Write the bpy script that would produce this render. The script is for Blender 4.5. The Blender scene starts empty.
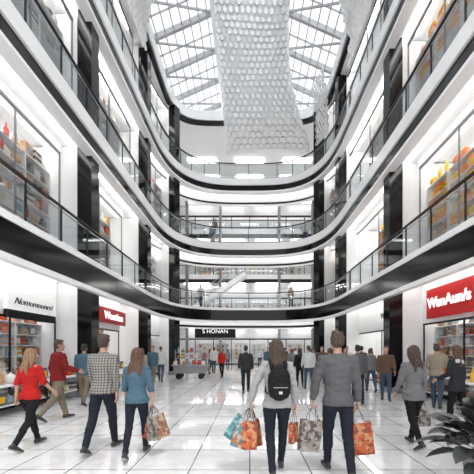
import bpy, bmesh, math, random, bisect
from mathutils import Vector, Matrix, noise, Euler
random.seed(7)
S=bpy.context.scene
COL=S.collection
R=math.radians
# ---------------------------------------------------------------- materials
MATS={}
def mat(name,col=(.8,.8,.8),rough=.5,metal=0,emit=0,bump=0,bscale=30,var=0,spec=.5,coat=0,transl=0):
    if name in MATS: return MATS[name]
    m=bpy.data.materials.new(name); m.use_nodes=True
    nt=m.node_tree; b=nt.nodes['Principled BSDF']
    b.inputs['Base Color'].default_value=(*col,1)
    b.inputs['Roughness'].default_value=rough
    b.inputs['Metallic'].default_value=metal
    b.inputs['Specular IOR Level'].default_value=spec
    b.inputs['Coat Weight'].default_value=coat
    if emit:
        b.inputs['Emission Color'].default_value=(*col,1); b.inputs['Emission Strength'].default_value=emit
    if transl:
        t=nt.nodes.new('ShaderNodeBsdfTranslucent'); t.inputs[0].default_value=(*col,1)
        x=nt.nodes.new('ShaderNodeMixShader'); x.inputs[0].default_value=transl
        nt.links.new(b.outputs[0],x.inputs[1]); nt.links.new(t.outputs[0],x.inputs[2]); nt.links.new(x.outputs[0],nt.nodes['Material Output'].inputs[0])
    if bump or var:
        tc=nt.nodes.new('ShaderNodeTexCoord'); n=nt.nodes.new('ShaderNodeTexNoise')
        n.inputs['Scale'].default_value=bscale; n.inputs['Detail'].default_value=5
        nt.links.new(tc.outputs['Object'],n.inputs['Vector'])
        if bump:
            bp=nt.nodes.new('ShaderNodeBump'); bp.inputs['Strength'].default_value=bump; bp.inputs['Distance'].default_value=.02
            nt.links.new(n.outputs['Fac'],bp.inputs['Height']); nt.links.new(bp.outputs['Normal'],b.inputs['Normal'])
        if var:
            mx=nt.nodes.new('ShaderNodeMixRGB')
            mx.inputs[1].default_value=(*[c*(1-var) for c in col],1); mx.inputs[2].default_value=(*[min(1,c*(1+var)) for c in col],1)
            nt.links.new(n.outputs['Fac'],mx.inputs[0]); nt.links.new(mx.outputs[0],b.inputs['Base Color'])
    MATS[name]=m; return m
def glass(name,tint=(.95,.97,1),gloss=.12,rough=.02):
    if name in MATS: return MATS[name]
    m=bpy.data.materials.new(name); m.use_nodes=True; nt=m.node_tree
    nt.nodes.remove(nt.nodes['Principled BSDF']); o=nt.nodes['Material Output']
    t=nt.nodes.new('ShaderNodeBsdfTransparent'); t.inputs[0].default_value=(*tint,1)
    g=nt.nodes.new('ShaderNodeBsdfGlossy'); g.inputs['Roughness'].default_value=rough
    mx=nt.nodes.new('ShaderNodeMixShader'); mx.inputs[0].default_value=gloss
    nt.links.new(t.outputs[0],mx.inputs[1]); nt.links.new(g.outputs[0],mx.inputs[2]); nt.links.new(mx.outputs[0],o.inputs[0])
    MATS[name]=m; return m
def tile_mat():
    m=bpy.data.materials.new('polished_tile'); m.use_nodes=True; nt=m.node_tree; b=nt.nodes['Principled BSDF']
    tc=nt.nodes.new('ShaderNodeTexCoord'); br=nt.nodes.new('ShaderNodeTexBrick')
    br.offset=0; br.inputs['Scale'].default_value=1
    br.inputs['Brick Width'].default_value=.8; br.inputs['Row Height'].default_value=.8
    br.inputs['Mortar Size'].default_value=.008; br.inputs['Mortar Smooth'].default_value=.1
    br.inputs['Color1'].default_value=(.86,.86,.86,1); br.inputs['Color2'].default_value=(.76,.76,.765,1)
    br.inputs['Mortar'].default_value=(.1,.1,.1,1)
    nt.links.new(tc.outputs['Object'],br.inputs['Vector'])
    n=nt.nodes.new('ShaderNodeTexNoise'); n.inputs['Scale'].default_value=1.7; n.inputs['Detail'].default_value=8; n.inputs['Distortion'].default_value=2
    nt.links.new(tc.outputs['Object'],n.inputs['Vector'])
    rp=nt.nodes.new('ShaderNodeValToRGB'); rp.color_ramp.elements[0].position=.42; rp.color_ramp.elements[0].color=(.87,.87,.87,1); rp.color_ramp.elements[1].position=.56
    nt.links.new(n.outputs['Fac'],rp.inputs[0])
    mx=nt.nodes.new('ShaderNodeMixRGB'); mx.blend_type='MULTIPLY'; mx.inputs[0].default_value=.8
    nt.links.new(br.outputs['Color'],mx.inputs[1]); nt.links.new(rp.outputs[0],mx.inputs[2]); nt.links.new(mx.outputs[0],b.inputs['Base Color'])
    b.inputs['Roughness'].default_value=.05; b.inputs['Specular IOR Level'].default_value=1.0
    return m
def plaid_mat():
    m=bpy.data.materials.new('plaid_cotton'); m.use_nodes=True; nt=m.node_tree; b=nt.nodes['Principled BSDF']
    tc=nt.nodes.new('ShaderNodeTexCoord'); cur=None
    for ax in ('X','Z'):
        w=nt.nodes.new('ShaderNodeTexWave'); w.bands_direction=ax; w.inputs['Scale'].default_value=7.5; w.inputs['Distortion'].default_value=.8
        nt.links.new(tc.outputs['Object'],w.inputs['Vector'])
        r=nt.nodes.new('ShaderNodeValToRGB'); r.color_ramp.elements[0].position=.15; r.color_ramp.elements[0].color=(.25,.26,.28,1)
        r.color_ramp.elements[1].position=.6; r.color_ramp.elements[1].color=(.58,.55,.5,1)
        nt.links.new(w.outputs['Fac'],r.inputs[0])
        if cur is None: cur=r
        else:
            mx=nt.nodes.new('ShaderNodeMixRGB'); mx.blend_type='MULTIPLY'; mx.inputs[0].default_value=1
            nt.links.new(cur.outputs[0],mx.inputs[1]); nt.links.new(r.outputs[0],mx.inputs[2]); nt.links.new(mx.outputs[0],b.inputs['Base Color'])
    b.inputs['Roughness'].default_value=.9
    return m
def pattern_mat(name,c1,c2,c3,scale=14):
    m=bpy.data.materials.new(name); m.use_nodes=True; nt=m.node_tree; b=nt.nodes['Principled BSDF']
    tc=nt.nodes.new('ShaderNodeTexCoord'); v=nt.nodes.new('ShaderNodeTexVoronoi'); v.inputs['Scale'].default_value=scale
    nt.links.new(tc.outputs['Object'],v.inputs['Vector'])
    r=nt.nodes.new('ShaderNodeValToRGB'); r.color_ramp.interpolation='CONSTANT'
    r.color_ramp.elements[0].color=(*c1,1); r.color_ramp.elements[1].position=.4; r.color_ramp.elements[1].color=(*c2,1)
    e=r.color_ramp.elements.new(.7); e.color=(*c3,1)
    sp=nt.nodes.new('ShaderNodeSeparateColor'); nt.links.new(v.outputs['Color'],sp.inputs[0])
    nt.links.new(sp.outputs[0],r.inputs[0]); nt.links.new(r.outputs[0],b.inputs['Base Color'])
    b.inputs['Roughness'].default_value=.55; return m
WHITE=mat('white_paint',(.94,.94,.94),.35)
WALLW=mat('white_plaster',(.82,.82,.82),.7,bump=.05,bscale=60)
PALEG=mat('pale_grey_panel',(.5,.5,.51),.4)
BLACK=mat('black_gloss_panel',(.003,.003,.004),.12,spec=.3)
BLACKM=mat('black_metal',(.01,.01,.012),.4,spec=.3)
FRAMEG=mat('shopfront_grey_frame',(.2,.2,.21),.4)
STEELD=mat('roof_steel_grey',(.42,.42,.43),.5)
GREY=mat('grey_metal',(.35,.35,.36),.35,.6)
CHROME=mat('brushed_steel',(.6,.6,.62),.25,1)
LAMP=mat('lamp_diffuser',(1,.98,.95),.5,emit=6.5)
GL=glass('shop_glass',(.97,.975,.98),.06)
GLR=glass('railing_glass',(.88,.9,.91),.08)
GLS=glass('skylight_glass',(.82,.84,.86),.1,.2)
TILE=tile_mat()
SHELFM=mat('shelf_laminate',(.8,.79,.77),.5,var=.08,bscale=8)
# ---------------------------------------------------------------- mesh builder
class MB:
    def __init__(s): s.v=[]; s.f=[]; s.m=[]
    def box(s,x0,x1,y0,y1,z0,z1,mi=0,M=None):
        n=len(s.v); c=[(x0,y0,z0),(x1,y0,z0),(x1,y1,z0),(x0,y1,z0),(x0,y0,z1),(x1,y0,z1),(x1,y1,z1),(x0,y1,z1)]
        if M: c=[tuple(M@Vector(p)) for p in c]
        s.v+=c
        for f in ((0,3,2,1),(4,5,6,7),(0,1,5,4),(1,2,6,5),(2,3,7,6),(3,0,4,7)):
            s.f.append([n+i for i in f]); s.m.append(mi)
        return s
    def loft(s,rings,ref=Vector((1,0,0)),seg=14,mi=0,fixed=None):
        n0=len(s.v); k=len(rings); P=[Vector(r[0]) for r in rings]
        for i in range(k):
            if fixed: d=fixed
            else:
                d=(P[min(i+1,k-1)]-P[max(i-1,0)])
            if d.length<1e-7: d=Vector((0,0,1))
            d=d.normalized(); u=(ref-ref.dot(d)*d)
            if u.length<1e-4: u=d.orthogonal()
            u.normalize(); w=d.cross(u)
            for j in range(seg):
                a=2*math.pi*j/seg
                s.v.append(tuple(P[i]+u*math.cos(a)*rings[i][1]+w*math.sin(a)*rings[i][2]))
        for i in range(k-1):
            for j in range(seg):
                a=n0+i*seg+j; b=n0+i*seg+(j+1)%seg
                s.f.append([a,b,b+seg,a+seg]); s.m.append(mi)
        s.f.append([n0+j for j in range(seg)][::-1]); s.m.append(mi)
        s.f.append([n0+(k-1)*seg+j for j in range(seg)]); s.m.append(mi)
        return s
    def ell(s,c,r,M=None,seg=16,rg=10,mi=0):
        n0=len(s.v); c=Vector(c)
        for i in range(rg+1):
            t=math.pi*i/rg; q=max(math.sin(t),1e-3)
            for j in range(seg):
                a=2*math.pi*j/seg
                p=c+Vector((r[0]*q*math.cos(a),r[1]*q*math.sin(a),-r[2]*math.cos(t)))
                if M: p=M@p
                s.v.append(tuple(p))
        for i in range(rg):
            for j in range(seg):
                a=n0+i*seg+j; b=n0+i*seg+(j+1)%seg
                s.f.append([a,b,b+seg,a+seg]); s.m.append(mi)
        s.f.append([n0+j for j in range(seg)][::-1]); s.m.append(mi)
        s.f.append([n0+rg*seg+j for j in range(seg)]); s.m.append(mi)
        return s
    def bar(s,a,b,w,h=None,mi=0,up=Vector((0,0,1))):
        a=Vector(a);b=Vector(b);h=h or w; d=(b-a).normalized(); u=d.cross(up)
        if u.length<1e-4: u=Vector((1,0,0))
        u.normalize(); v=u.cross(d); n=len(s.v)
        for p in (a,b):
            for x,y in ((-1,-1),(1,-1),(1,1),(-1,1)): s.v.append(tuple(p+u*x*w/2+v*y*h/2))
        for f in ((0,1,2,3),(7,6,5,4),(0,4,5,1),(1,5,6,2),(2,6,7,3),(3,7,4,0)):
            s.f.append([n+i for i in f]); s.m.append(mi)
        return s
    def quad(s,a,b,c,d,mi=0):
        n=len(s.v); s.v+=[tuple(a),tuple(b),tuple(c),tuple(d)]; s.f.append([n,n+1,n+2,n+3]); s.m.append(mi); return s
    def mesh(s,name,mats=(),smooth=False):
        me=bpy.data.meshes.new(name); me.from_pydata(s.v,[],s.f)
        for m in mats: me.materials.append(m)
        me.polygons.foreach_set('material_index',s.m)
        if smooth: me.polygons.foreach_set('use_smooth',[True]*len(s.f))
        me.update(); return me
def ob(name,me,parent=None,loc=(0,0,0),rz=0,label=None,cat=None,group=None,kind=None):
    o=bpy.data.objects.new(name,me); COL.objects.link(o); o.location=loc
    if isinstance(rz,(int,float)): o.rotation_euler=(0,0,rz)
    else: o.rotation_euler=rz
    if parent: o.parent=parent
    if label:o['label']=label
    if cat:o['category']=cat
    if group:o['group']=group
    if kind:o['kind']=kind
    return o
def clone(o,loc=None,rz=None,**kw):
    c=o.copy(); COL.objects.link(c)
    if loc is not None: c.location=loc
    if rz is not None: c.rotation_euler=(0,0,rz) if isinstance(rz,(int,float)) else rz
    for k,v in kw.items(): c[k]=v
    for ch in list(o.children):
        d=ch.copy(); COL.objects.link(d); d.parent=c
        for g in list(ch.children):
            e=g.copy(); COL.objects.link(e); e.parent=d
    return c
def bevel(o,w=.01,seg=2):
    m=o.modifiers.new('b','BEVEL'); m.width=w; m.segments=seg; m.limit_method='ANGLE'
def bake(me,mods):
    o=bpy.data.objects.new('tmp',me); COL.objects.link(o)
    for t,kw in mods:
        m=o.modifiers.new('m',t)
        for k,v in kw.items(): setattr(m,k,v)
    dg=bpy.context.evaluated_depsgraph_get(); dg.update()
    r=bpy.data.meshes.new_from_object(o.evaluated_get(dg))
    bpy.data.objects.remove(o); return r
def remesh(mb,name,mats,vox,smooth=3,fold=0,fs=(14,14,24),seed=0):
    me=mb.mesh(name)
    r=bake(me,[('REMESH',dict(mode='VOXEL',voxel_size=vox)),('SMOOTH',dict(factor=.5,iterations=smooth))])
    r.name=name; r.materials.clear()
    for m in mats: r.materials.append(m)
    if fold:
        for v in r.vertices:
            p=v.co; q=Vector((p.x*fs[0]+seed,p.y*fs[1],p.z*fs[2]))
            v.co=p+v.normal*fold*(noise.noise(q)+.35*noise.noise(q*2.1)+.15)
    r.polygons.foreach_set('use_smooth',[True]*len(r.polygons)); r.polygons.foreach_set('material_index',[0]*len(r.polygons))
    return r
def text_mesh(body,size,ext=.01,offset=0,shear=0,spacing=1):
    c=bpy.data.curves.new('t','FONT'); c.body=body; c.size=size; c.extrude=ext; c.offset=offset; c.shear=shear
    c.align_x='CENTER'; c.align_y='CENTER'; c.space_character=spacing
    o=bpy.data.objects.new('t',c); COL.objects.link(o)
    dg=bpy.context.evaluated_depsgraph_get(); dg.update()
    me=bpy.data.meshes.new_from_object(o.evaluated_get(dg)); bpy.data.objects.remove(o)
    return me
def px(x,d): return (x-250)*d/300
# ================================================================ PEOPLE
SKIN=[mat('skin_light',(.48,.29,.21),.5,bump=.05),mat('skin_tan',(.36,.21,.14),.5,bump=.05)]
EYEW=mat('eye_white',(.8,.8,.8),.2); IRIS=mat('iris_dark',(.06,.035,.02),.2); LIP=mat('lip',(.45,.15,.13),.5)
SHOE=mat('shoe_dark',(.03,.03,.03),.5); SOLE=mat('shoe_sole',(.35,.35,.35),.7)
def fabric(name,c,bump=.2): return mat(name,c,.85,bump=bump,bscale=45,var=.08,spec=.2)
def hairm(name,c):
    if name in MATS: return MATS[name]
    m=bpy.data.materials.new(name); m.use_nodes=True; nt=m.node_tree; b=nt.nodes['Principled BSDF']
    tc=nt.nodes.new('ShaderNodeTexCoord'); mp=nt.nodes.new('ShaderNodeMapping'); mp.inputs['Scale'].default_value=(90,90,5)
    n=nt.nodes.new('ShaderNodeTexNoise'); n.inputs['Scale'].default_value=1.5
    nt.links.new(tc.outputs['Object'],mp.inputs[0]); nt.links.new(mp.outputs[0],n.inputs['Vector'])
    r=nt.nodes.new('ShaderNodeValToRGB'); r.color_ramp.elements[0].position=.35; r.color_ramp.elements[1].position=.65
    r.color_ramp.elements[0].color=(*[x*.4 for x in c],1); r.color_ramp.elements[1].color=(*[min(1,x*1.9) for x in c],1)
    nt.links.new(n.outputs['Fac'],r.inputs[0]); nt.links.new(r.outputs[0],b.inputs['Base Color'])
    bp=nt.nodes.new('ShaderNodeBump'); bp.inputs['Strength'].default_value=.8; bp.inputs['Distance'].default_value=.012
    nt.links.new(n.outputs['Fac'],bp.inputs['Height']); nt.links.new(bp.outputs['Normal'],b.inputs['Normal'])
    b.inputs['Roughness'].default_value=.5; MATS[name]=m; return m
HBR=hairm('hair_brown',(.05,.03,.02)); HBL=hairm('hair_dark_blond',(.22,.13,.065)); HDK=hairm('hair_black',(.02,.017,.015)); HCH=hairm('hair_chestnut',(.09,.042,.026))
seedc=[0]
def person(label,loc,rz,H=1.75,fem=False,ll=(20,5,0),rl=(-15,20,25),la=(-10,8,10,0),ra=(15,8,15,0),head=(0,0),lean=.03,
           top=None,sleeve=1.0,hem=.88,loose=.012,pants=None,ploose=.01,hair='short',hm=None,skin=0,det=2,shoe=None,group=None,open_jacket=False):
    seedc[0]+=1; sd=seedc[0]*3.7
    s=H/1.75; g=.93 if fem else 1.0
    vox={2:.011,1:.018,0:.026}[det]
    V=Vector
    def T(p):
        p=V(p)
        if p.z>.95: p.y+=lean*(p.z-.95)
        return p
    legs=[]
    for sx,(a,kn,fp) in ((-1,ll),(1,rl)):
        hip=V((sx*.092,0,.92)); d1=V((sx*.01,math.sin(R(a)),-math.cos(R(a)))).normalized()
        knee=hip+d1*.435; b=a-kn; d2=V((-sx*.03,math.sin(R(b)),-math.cos(R(b)))).normalized(); ank=knee+d2*.41
        Mf=Matrix.Translation(ank)@Matrix.Rotation(R(-fp),4,'X')@Matrix.Rotation(R(-sx*6),4,'Z')@Matrix.Translation((0,0,-.085))
        legs.append((hip,knee,ank,Mf,d1,d2))
    mn=min(min((L[3]@V(q)).z for q in ((0,-.07,-.004),(0,.1,-.004),(0,.17,.004))) for L in legs)
    off=V((0,0,-mn))
    shw=.185*g if not fem else .158
    arms=[]
    for sx,(sw,ab,el,hold) in ((-1,la),(1,ra)):
        sh=T((sx*shw,0,1.425))
        d1=V((sx*math.sin(R(ab)),math.sin(R(sw))*math.cos(R(ab)),-math.cos(R(sw))*math.cos(R(ab)))).normalized()
        e=sh+d1*.28; ab2=ab*.45
        d2=V((sx*math.sin(R(ab2)),math.sin(R(sw+el))*math.cos(R(ab2)),-math.cos(R(sw+el))*math.cos(R(ab2)))).normalized()
        w=e+d2*.25
        arms.append((sh,e,w,d1,d2,sx,hold))
    ty=[(.82,.13,.09),(.88,.165,.115),(.95,.165,.115),(1.03,.145,.102),(1.10,.14,.1),(1.2,.152,.108),(1.3,.168,.115),(1.38,.168,.105),(1.44,.125,.085),(1.475,.07,.062),(1.52,.055,.056)]
    if fem: ty=[(.82,.14,.095),(.88,.172,.12),(.95,.168,.118),(1.03,.134,.098),(1.10,.118,.088),(1.2,.13,.1),(1.29,.144,.118),(1.37,.143,.1),(1.43,.11,.078),(1.47,.058,.052),(1.52,.047,.049)]
    piv=T((0,0,1.55)); MH=Matrix.Translation(piv)@Matrix.Rotation(R(head[0]),4,'Z')@Matrix.Rotation(R(head[1]),4,'X')@Matrix.Translation((0,.012,.09))
    b=MB()
    b.loft([(T((0,0,z)),x-.006,y-.006) for z,x,y in ty]+[(MH@V((0,-.01,-.06)),.05*g,.055*g)],V((1,0,0)),18,fixed=V((0,0,1)))
    for (hip,knee,ank,Mf,d1,d2) in legs:
        c=knee.lerp(ank,.33)+V((0,-.012,0))
        b.loft([(hip+V((0,0,.03)),.07,.07),(hip-V((0,0,.06)),.084,.088),(hip.lerp(knee,.5),.067*g,.073*g),(knee,.048*g,.05*g),(c,.048*g,.052*g),(knee.lerp(ank,.75),.036*g,.038*g),(ank,.034*g,.037*g),(ank-V((0,0,.03)),.03,.035)],V((1,0,0)),14)
        b.loft([(Mf@V((0,y,z)),rx,rz_) for y,z,rx,rz_ in ((-.06,.035,.02,.022),(-.04,.04,.03,.034),(.0,.05,.032,.042),(.06,.04,.036,.032),(.12,.028,.038,.02),(.165,.02,.025,.012))],V((1,0,0)),10)
    fing=MB(); grips=[]
    for (sh,e,w,d1,d2,sx,hold) in arms:
        k_=g*.97
        b.loft([(sh+V((-sx*.05,0,.01)),.05,.05),(sh,.056*k_,.056*k_),(sh.lerp(e,.4),.047*k_,.047*k_),(e,.038*k_,.04*k_),(e.lerp(w,.3),.038*k_,.04*k_),(w,.024*k_,.028*k_),(w+d2*.02,.024,.026)],V((1,0,0)),12)
        f=V((0,1,0))-d2*d2.y; f.normalize(); n=d2.cross(f)
        if n.x*sx>0: n=-n
        hs=.92 if fem else 1.0
        b.loft([(w-d2*.01,.026*hs,.019*hs),(w+d2*.03*hs,.034*hs,.019*hs),(w+d2*.06*hs,.041*hs,.016*hs),(w+d2*.092*hs,.041*hs,.013*hs)],f,12)
        cur=(60,115,150) if hold else (14,34,50)
        for i,(fo,ln) in enumerate(((.031,.92),(.0105,1.0),(-.0105,.95),(-.03,.78))):
            p=w+d2*(.082*hs)+f*fo*hs; rings=[(p,.0088*hs,.0088*hs)]
            for an,l in zip(cur,(.043,.026,.022)):
                dd=d2*math.cos(R(an))+n*math.sin(R(an)); p=p+dd*l*ln*hs; rings.append((p,.0085*hs,.0085*hs))
            rings[-1]=(rings[-1][0],.006*hs,.006*hs)
            fing.loft(rings,f,8)
        p=w+d2*.03*hs+f*.03*hs; rings=[(p,.012,.012)]
        for dd,l in (((d2*.6+f*.75+n*.2),.035),((d2*.8+f*.3+n*.5),.028),((d2*.75+n*(.8 if hold else .4)),.022)):
            p=p+dd.normalized()*l*hs; rings.append((p,.0098*hs,.0098*hs))
        rings[-1]=(rings[-1][0],.0065,.0065)
        fing.loft(rings,n,8)
        grips.append(w+d2*(.098*hs)+n*.022)
    b.ell((0,-.008,.022),(.074,.094,.1),MH); b.ell((0,.028,-.03),(.058,.066,.083),MH); b.ell((0,.07,-.098),(.026,.022,.02),MH)
    b.ell((0,.098,-.022),(.012,.02,.024),MH,8,6); b.ell((0,.1,-.032),(.017,.014,.01),MH,8,6)
    for sx in (-1,1):
        b.ell((sx*.077,-.004,-.012),(.009,.02,.031),MH,8,6); b.ell((sx*.028,.078,.022),(.022,.014,.007),MH,8,6)
        b.ell((sx*.038,.06,-.035),(.022,.025,.022),MH,8,6)
    me=remesh(b,'body',[SKIN[skin]],vox,2)
    bmx=bmesh.new(); bmx.from_mesh(me)
    if det>0:
        fm=bake(fing.mesh('fing'),[('SUBSURF',dict(levels=1))] if det==2 else []); bmx.from_mesh(fm)
    for f_ in bmx.faces: f_.smooth=True
    for v in bmx.verts: v.co=(v.co+off)*s
    bmx.to_mesh(me); bmx.free()
    root=ob('person',me,None,loc,rz,label,'person',group)
    def part(name,mb,mats,voxm=1,sm=3,fold=0,fs=(14,14,24),lab=None):
        me=remesh(mb,name,mats,vox*voxm,sm,fold,fs,sd)
        for v in me.vertices: v.co=(v.co+off)*s
        return ob(name,me,root,label=lab)
    L=max(loose,.014); t=MB()
    HB_=hem<.85
    rr=[(hem,(.172 if not fem else .178)+L*1.2+(.01 if HB_ else 0),.122+L*1.2+(.012 if HB_ else 0))]+[(z,x+L+(.008 if z<1.0 else 0),y+L+(.008 if z<1.0 else 0)) for z,x,y in ty if z>hem+.03 and z<1.46]+[(1.475,.075*g+L*.5,.066*g+L*.5),(1.5,.066*g,.062*g)]
    if open_jacket: rr.append((1.525,.072*g,.068*g))
    t.loft([(T((0,0,z)),x,y) for z,x,y in rr],V((1,0,0)),20,fixed=V((0,0,1)))
    for (sh,e,w,d1,d2,sx,hold) in arms:
        A=[(sh+V((-sx*.07,0,.0)),.06,.06),(sh+V((-sx*.01,0,.0)),.058*g+L,.058*g+L),(sh.lerp(e,.4),.048*g+L,.05*g+L),]
        if sleeve>.5: A+=[(e,.041*g+L,.044*g+L),(e.lerp(w,.4 if sleeve>.7 else .15),.04*g+L*.9,.042*g+L*.9)]
        if sleeve>.9: A+=[(e.lerp(w,.85),.031*g+L*.8,.034*g+L*.8),(e.lerp(w,.98),.03*g+L*.5,.031*g+L*.5)]
        t.loft(A,V((1,0,0)),14)
    tn='jacket' if open_jacket else ('sweater' if sleeve>.9 else 'shirt')
    part(tn,t,[top],1,3,.013 if det==2 else .006,(9,9,18))
    P=max(ploose,.011); t=MB()
    t.loft([(T((0,0,.99)),(.142 if not fem else .134),.098),(T((0,0,.95)),.158,.11),(V((0,0,.88)),.166+P*.4,.116+P*.4),(V((0,0,.82)),.13,.095)],V((1,0,0)),18,fixed=V((0,0,1)))
    for (hip,knee,ank,Mf,d1,d2) in legs:
        c=knee.lerp(ank,.33)+V((0,-.012,0))
        t.loft([(hip+V((0,0,.03)),.07,.075),(hip-V((0,0,.07)),.085+P*.7,.09+P*.7),(hip.lerp(knee,.5),.068*g+P,.075*g+P),(knee,.051*g+P,.054*g+P),(c,.049*g+P,.054*g+P),(knee.lerp(ank,.75),.037*g+P,.039*g+P),(ank+V((0,0,.0)),.036*g+P,.039*g+P)],V((1,0,0)),14)
    part('trousers',t,[pants],1,1,.008,(14,14,20))
    for (hip,knee,ank,Mf,d1,d2) in legs:
        t=MB().loft([(Mf@V((0,y,z)),rx,rz_) for y,z,rx,rz_ in ((-.075,.04,.02,.026),(-.06,.043,.035,.04),(0,.05,.04,.048),(.06,.042,.043,.038),(.12,.032,.047,.028),(.17,.026,.038,.022),(.195,.022,.018,.014))],V((1,0,0)),12)
        t.loft([(Mf@V((0,-.01,.05)),.038,.044),(Mf@V((0,-.015,.11)),.038,.042)],V((1,0,0)),12)
        part('shoe',t,[shoe or SHOE],1 if det==2 else .8,1)
        if det==2:
            q=MB().loft([(Mf@V((0,y,.008)),rx,.011) for y,rx in ((-.078,.02),(-.06,.037),(0,.038),(.06,.041),(.12,.05),(.175,.038),(.2,.015))],V((1,0,0)),10)
            part('shoe_sole',q,[SOLE],.8,0)
    h=MB()
    if hair=='short':
        h.ell((0,-.02,.036),(.079,.089,.093),MH); h.ell((0,-.042,-.01),(.073,.061,.068),MH); h.ell((.02,.03,.1),(.05,.045,.028),MH); h.ell((-.03,-.03,.11),(.04,.045,.025),MH)
    else:
        h.ell((0,-.02,.03),(.081,.092,.1),MH)
        h.ell((0,-.035,-.01),(.083,.071,.09),MH)
        for sx in (-1,1): h.loft([(MH@V((sx*.055,.02,.07)),.03,.04),(MH@V((sx*.076,.005,.0)),.02,.04),(MH@V((sx*.08,-.01,-.08)),.022,.038),(MH@V((sx*.075,-.04,-.16)),.024,.03),(MH@V((sx*.08,-.06,-.23)),.012,.014)],V((1,0,0)),10)
        if hair=='long':
            h.loft([(MH@V((0,-.06,.04)),.07,.04),(MH@V((0,-.07,-.05)),.08,.042),(MH@V((.004,-.068,-.13)),.092,.04),(MH@V((-.006,-.085,-.2)),.098,.036),(MH@V((0,-.1,-.27)),.08,.028),(MH@V((.01,-.105,-.33)),.045,.016)],V((1,0,0)),16)
            for q in range(6):
                x0=-.085+q*.034; h.loft([(MH@V((x0*.8,-.09,-.1)),.016,.018),(MH@V((x0*1.08+.008*(q%2),-.115,-.2)),.018,.016),(MH@V((x0*1.12-.01*(q%2),-.12,-.29)),.013,.012),(MH@V((x0*1.0,-.115,-.35-.025*(q%2))),.005,.005)],V((1,0,0)),8)
        if hair=='pony':
            h.ell((0,-.12,.04),(.03,.03,.03),MH); h.loft([(MH@V((0,-.12,.04)),.025,.025),(MH@V((0,-.15,-.03)),.036,.03),(MH@V((0,-.14,-.12)),.036,.028),(MH@V((0,-.13,-.2)),.015,.012)],V((1,0,0)),10)
        if hair=='bun': h.ell((0,-.1,.09),(.045,.045,.04),MH)
    part('hair',h,[hm or HBR],.7,1,.014 if det else .003,(50,50,9))
    if det>=1:
        for sx in (-1,1):
            e=MB().ell((sx*.029,.083,-.001),(.011,.009,.0075),MH,10,8); me=e.mesh('eye',[EYEW],True)
            for v in me.vertices: v.co=(v.co+off)*s
            eo=ob('eye',me,root)
            e=MB().ell((sx*.029,.0905,-.001),(.0048,.003,.0048),MH,8,6); me=e.mesh('iris',[IRIS],True)
            for v in me.vertices: v.co=(v.co+off)*s
            ob('iris',me,eo)
        e=MB().ell((0,.089,-.062),(.021,.008,.007),MH,10,6); me=e.mesh('mouth',[LIP],True)
        for v in me.vertices: v.co=(v.co+off)*s
        ob('mouth',me,root)
    Mw=Matrix.Translation(loc)@Matrix.Rotation(rz,4,'Z')
    return root,[Mw@((g_+off)*s) for g_ in grips],Mw,off,s
red=fabric('red_jersey',(.42,.016,.014)); blk=fabric('black_twill',(.011,.011,.013)); maroon=fabric('maroon_cotton',(.18,.014,.014)); khaki=fabric('khaki_twill',(.2,.165,.12))
plaid=plaid_mat(); dnm=fabric('dark_denim',(.015,.018,.026)); blu=fabric('blue_chambray',(.068,.125,.17)); gry=fabric('grey_knit',(.1,.1,.104)); lgry=fabric('light_grey_knit',(.17,.17,.175))
pgry=fabric('pale_grey_knit',(.36,.36,.36))
chr_=fabric('charcoal_wool',(.03,.03,.034)); wht=fabric('white_cotton',(.55,.55,.55)); brn=fabric('brown_wool',(.12,.075,.05)); beige=fabric('beige_cotton',(.3,.25,.19)); mdn=fabric('mid_denim',(.055,.08,.125))
P1=person('woman in a red top and black trousers walking away',(px(30,4.9),4.9,0),R(-12),1.62,True,(18,4,-4),(-14,22,30),(-14,9,12,0),(16,9,30,0),(-15,0),top=red,sleeve=.6,loose=.008,pants=blk,ploose=.004,hair='long',hm=HBL)
P2=person('man in a maroon shirt and khaki trousers walking',(px(58,6.8),6.8,0),R(-35),1.82,False,(16,4,-4),(-16,24,30),(-10,8,25,0),(12,8,60,0),(-20,0),top=maroon,sleeve=1,loose=.02,pants=khaki,ploose=.016,hair='short',hm=HBR,skin=1)
P3=person('man in a plaid shirt and dark jeans walking away',(px(103,4.75),4.75,0),R(-4),1.83,False,(-13,18,22),(15,3,-4),(12,7,12,0),(-10,7,12,0),(5,0),top=plaid,sleeve=1,loose=.014,pants=dnm,ploose=.008,hair='short',hm=HBR)
P4=person('woman in a blue top and dark jeans carrying paper bags',(px(137,4.5),4.5,0),R(5),1.62,True,(-12,22,28),(17,4,-4),(10,9,10,0),(-4,12,14,1),(-6,0),top=blu,sleeve=.8,loose=.009,pants=dnm,ploose=.004,hair='long',hm=HCH)
P5=person('woman in a pale grey jumper wearing a black backpack, carrying bags',(px(277,3.82),3.82,0),R(3),1.71,True,(-9,15,19),(14,3,-3),(6,26,6,1),(2,14,8,1),(8,0),top=pgry,sleeve=1,loose=.012,pants=dnm,ploose=.004,hair='long',hm=HBR)
P6=person('man in a grey knit sweater carrying shopping bags',(px(338,3.78),3.78,0),R(-2),1.81,False,(15,3,-3),(-11,18,23),(4,15,8,1),(-2,10,8,1),(-6,0),top=gry,sleeve=1,loose=.016,hem=.87,pants=dnm,ploose=.01,hair='short',hm=HBR)
P7=person('woman in a grey cardigan and black leggings walking away',(px(414,4.95),4.95,0),R(6),1.66,True,(-12,20,26),(15,3,-4),(10,9,20,0),(2,10,12,1),(20,0),top=lgry,sleeve=1,loose=.015,hem=.82,pants=blk,ploose=.002,hair='long',hm=HBR)
P8=person('man in a dark jacket and jeans walking away',(px(246,11),11,0),0,1.74,False,(-12,20,24),(16,3,-4),(10,10,10,0),(-8,10,12,0),top=chr_,loose=.026,pants=dnm,ploose=.012,hm=HDK,det=1,open_jacket=True)
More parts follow.
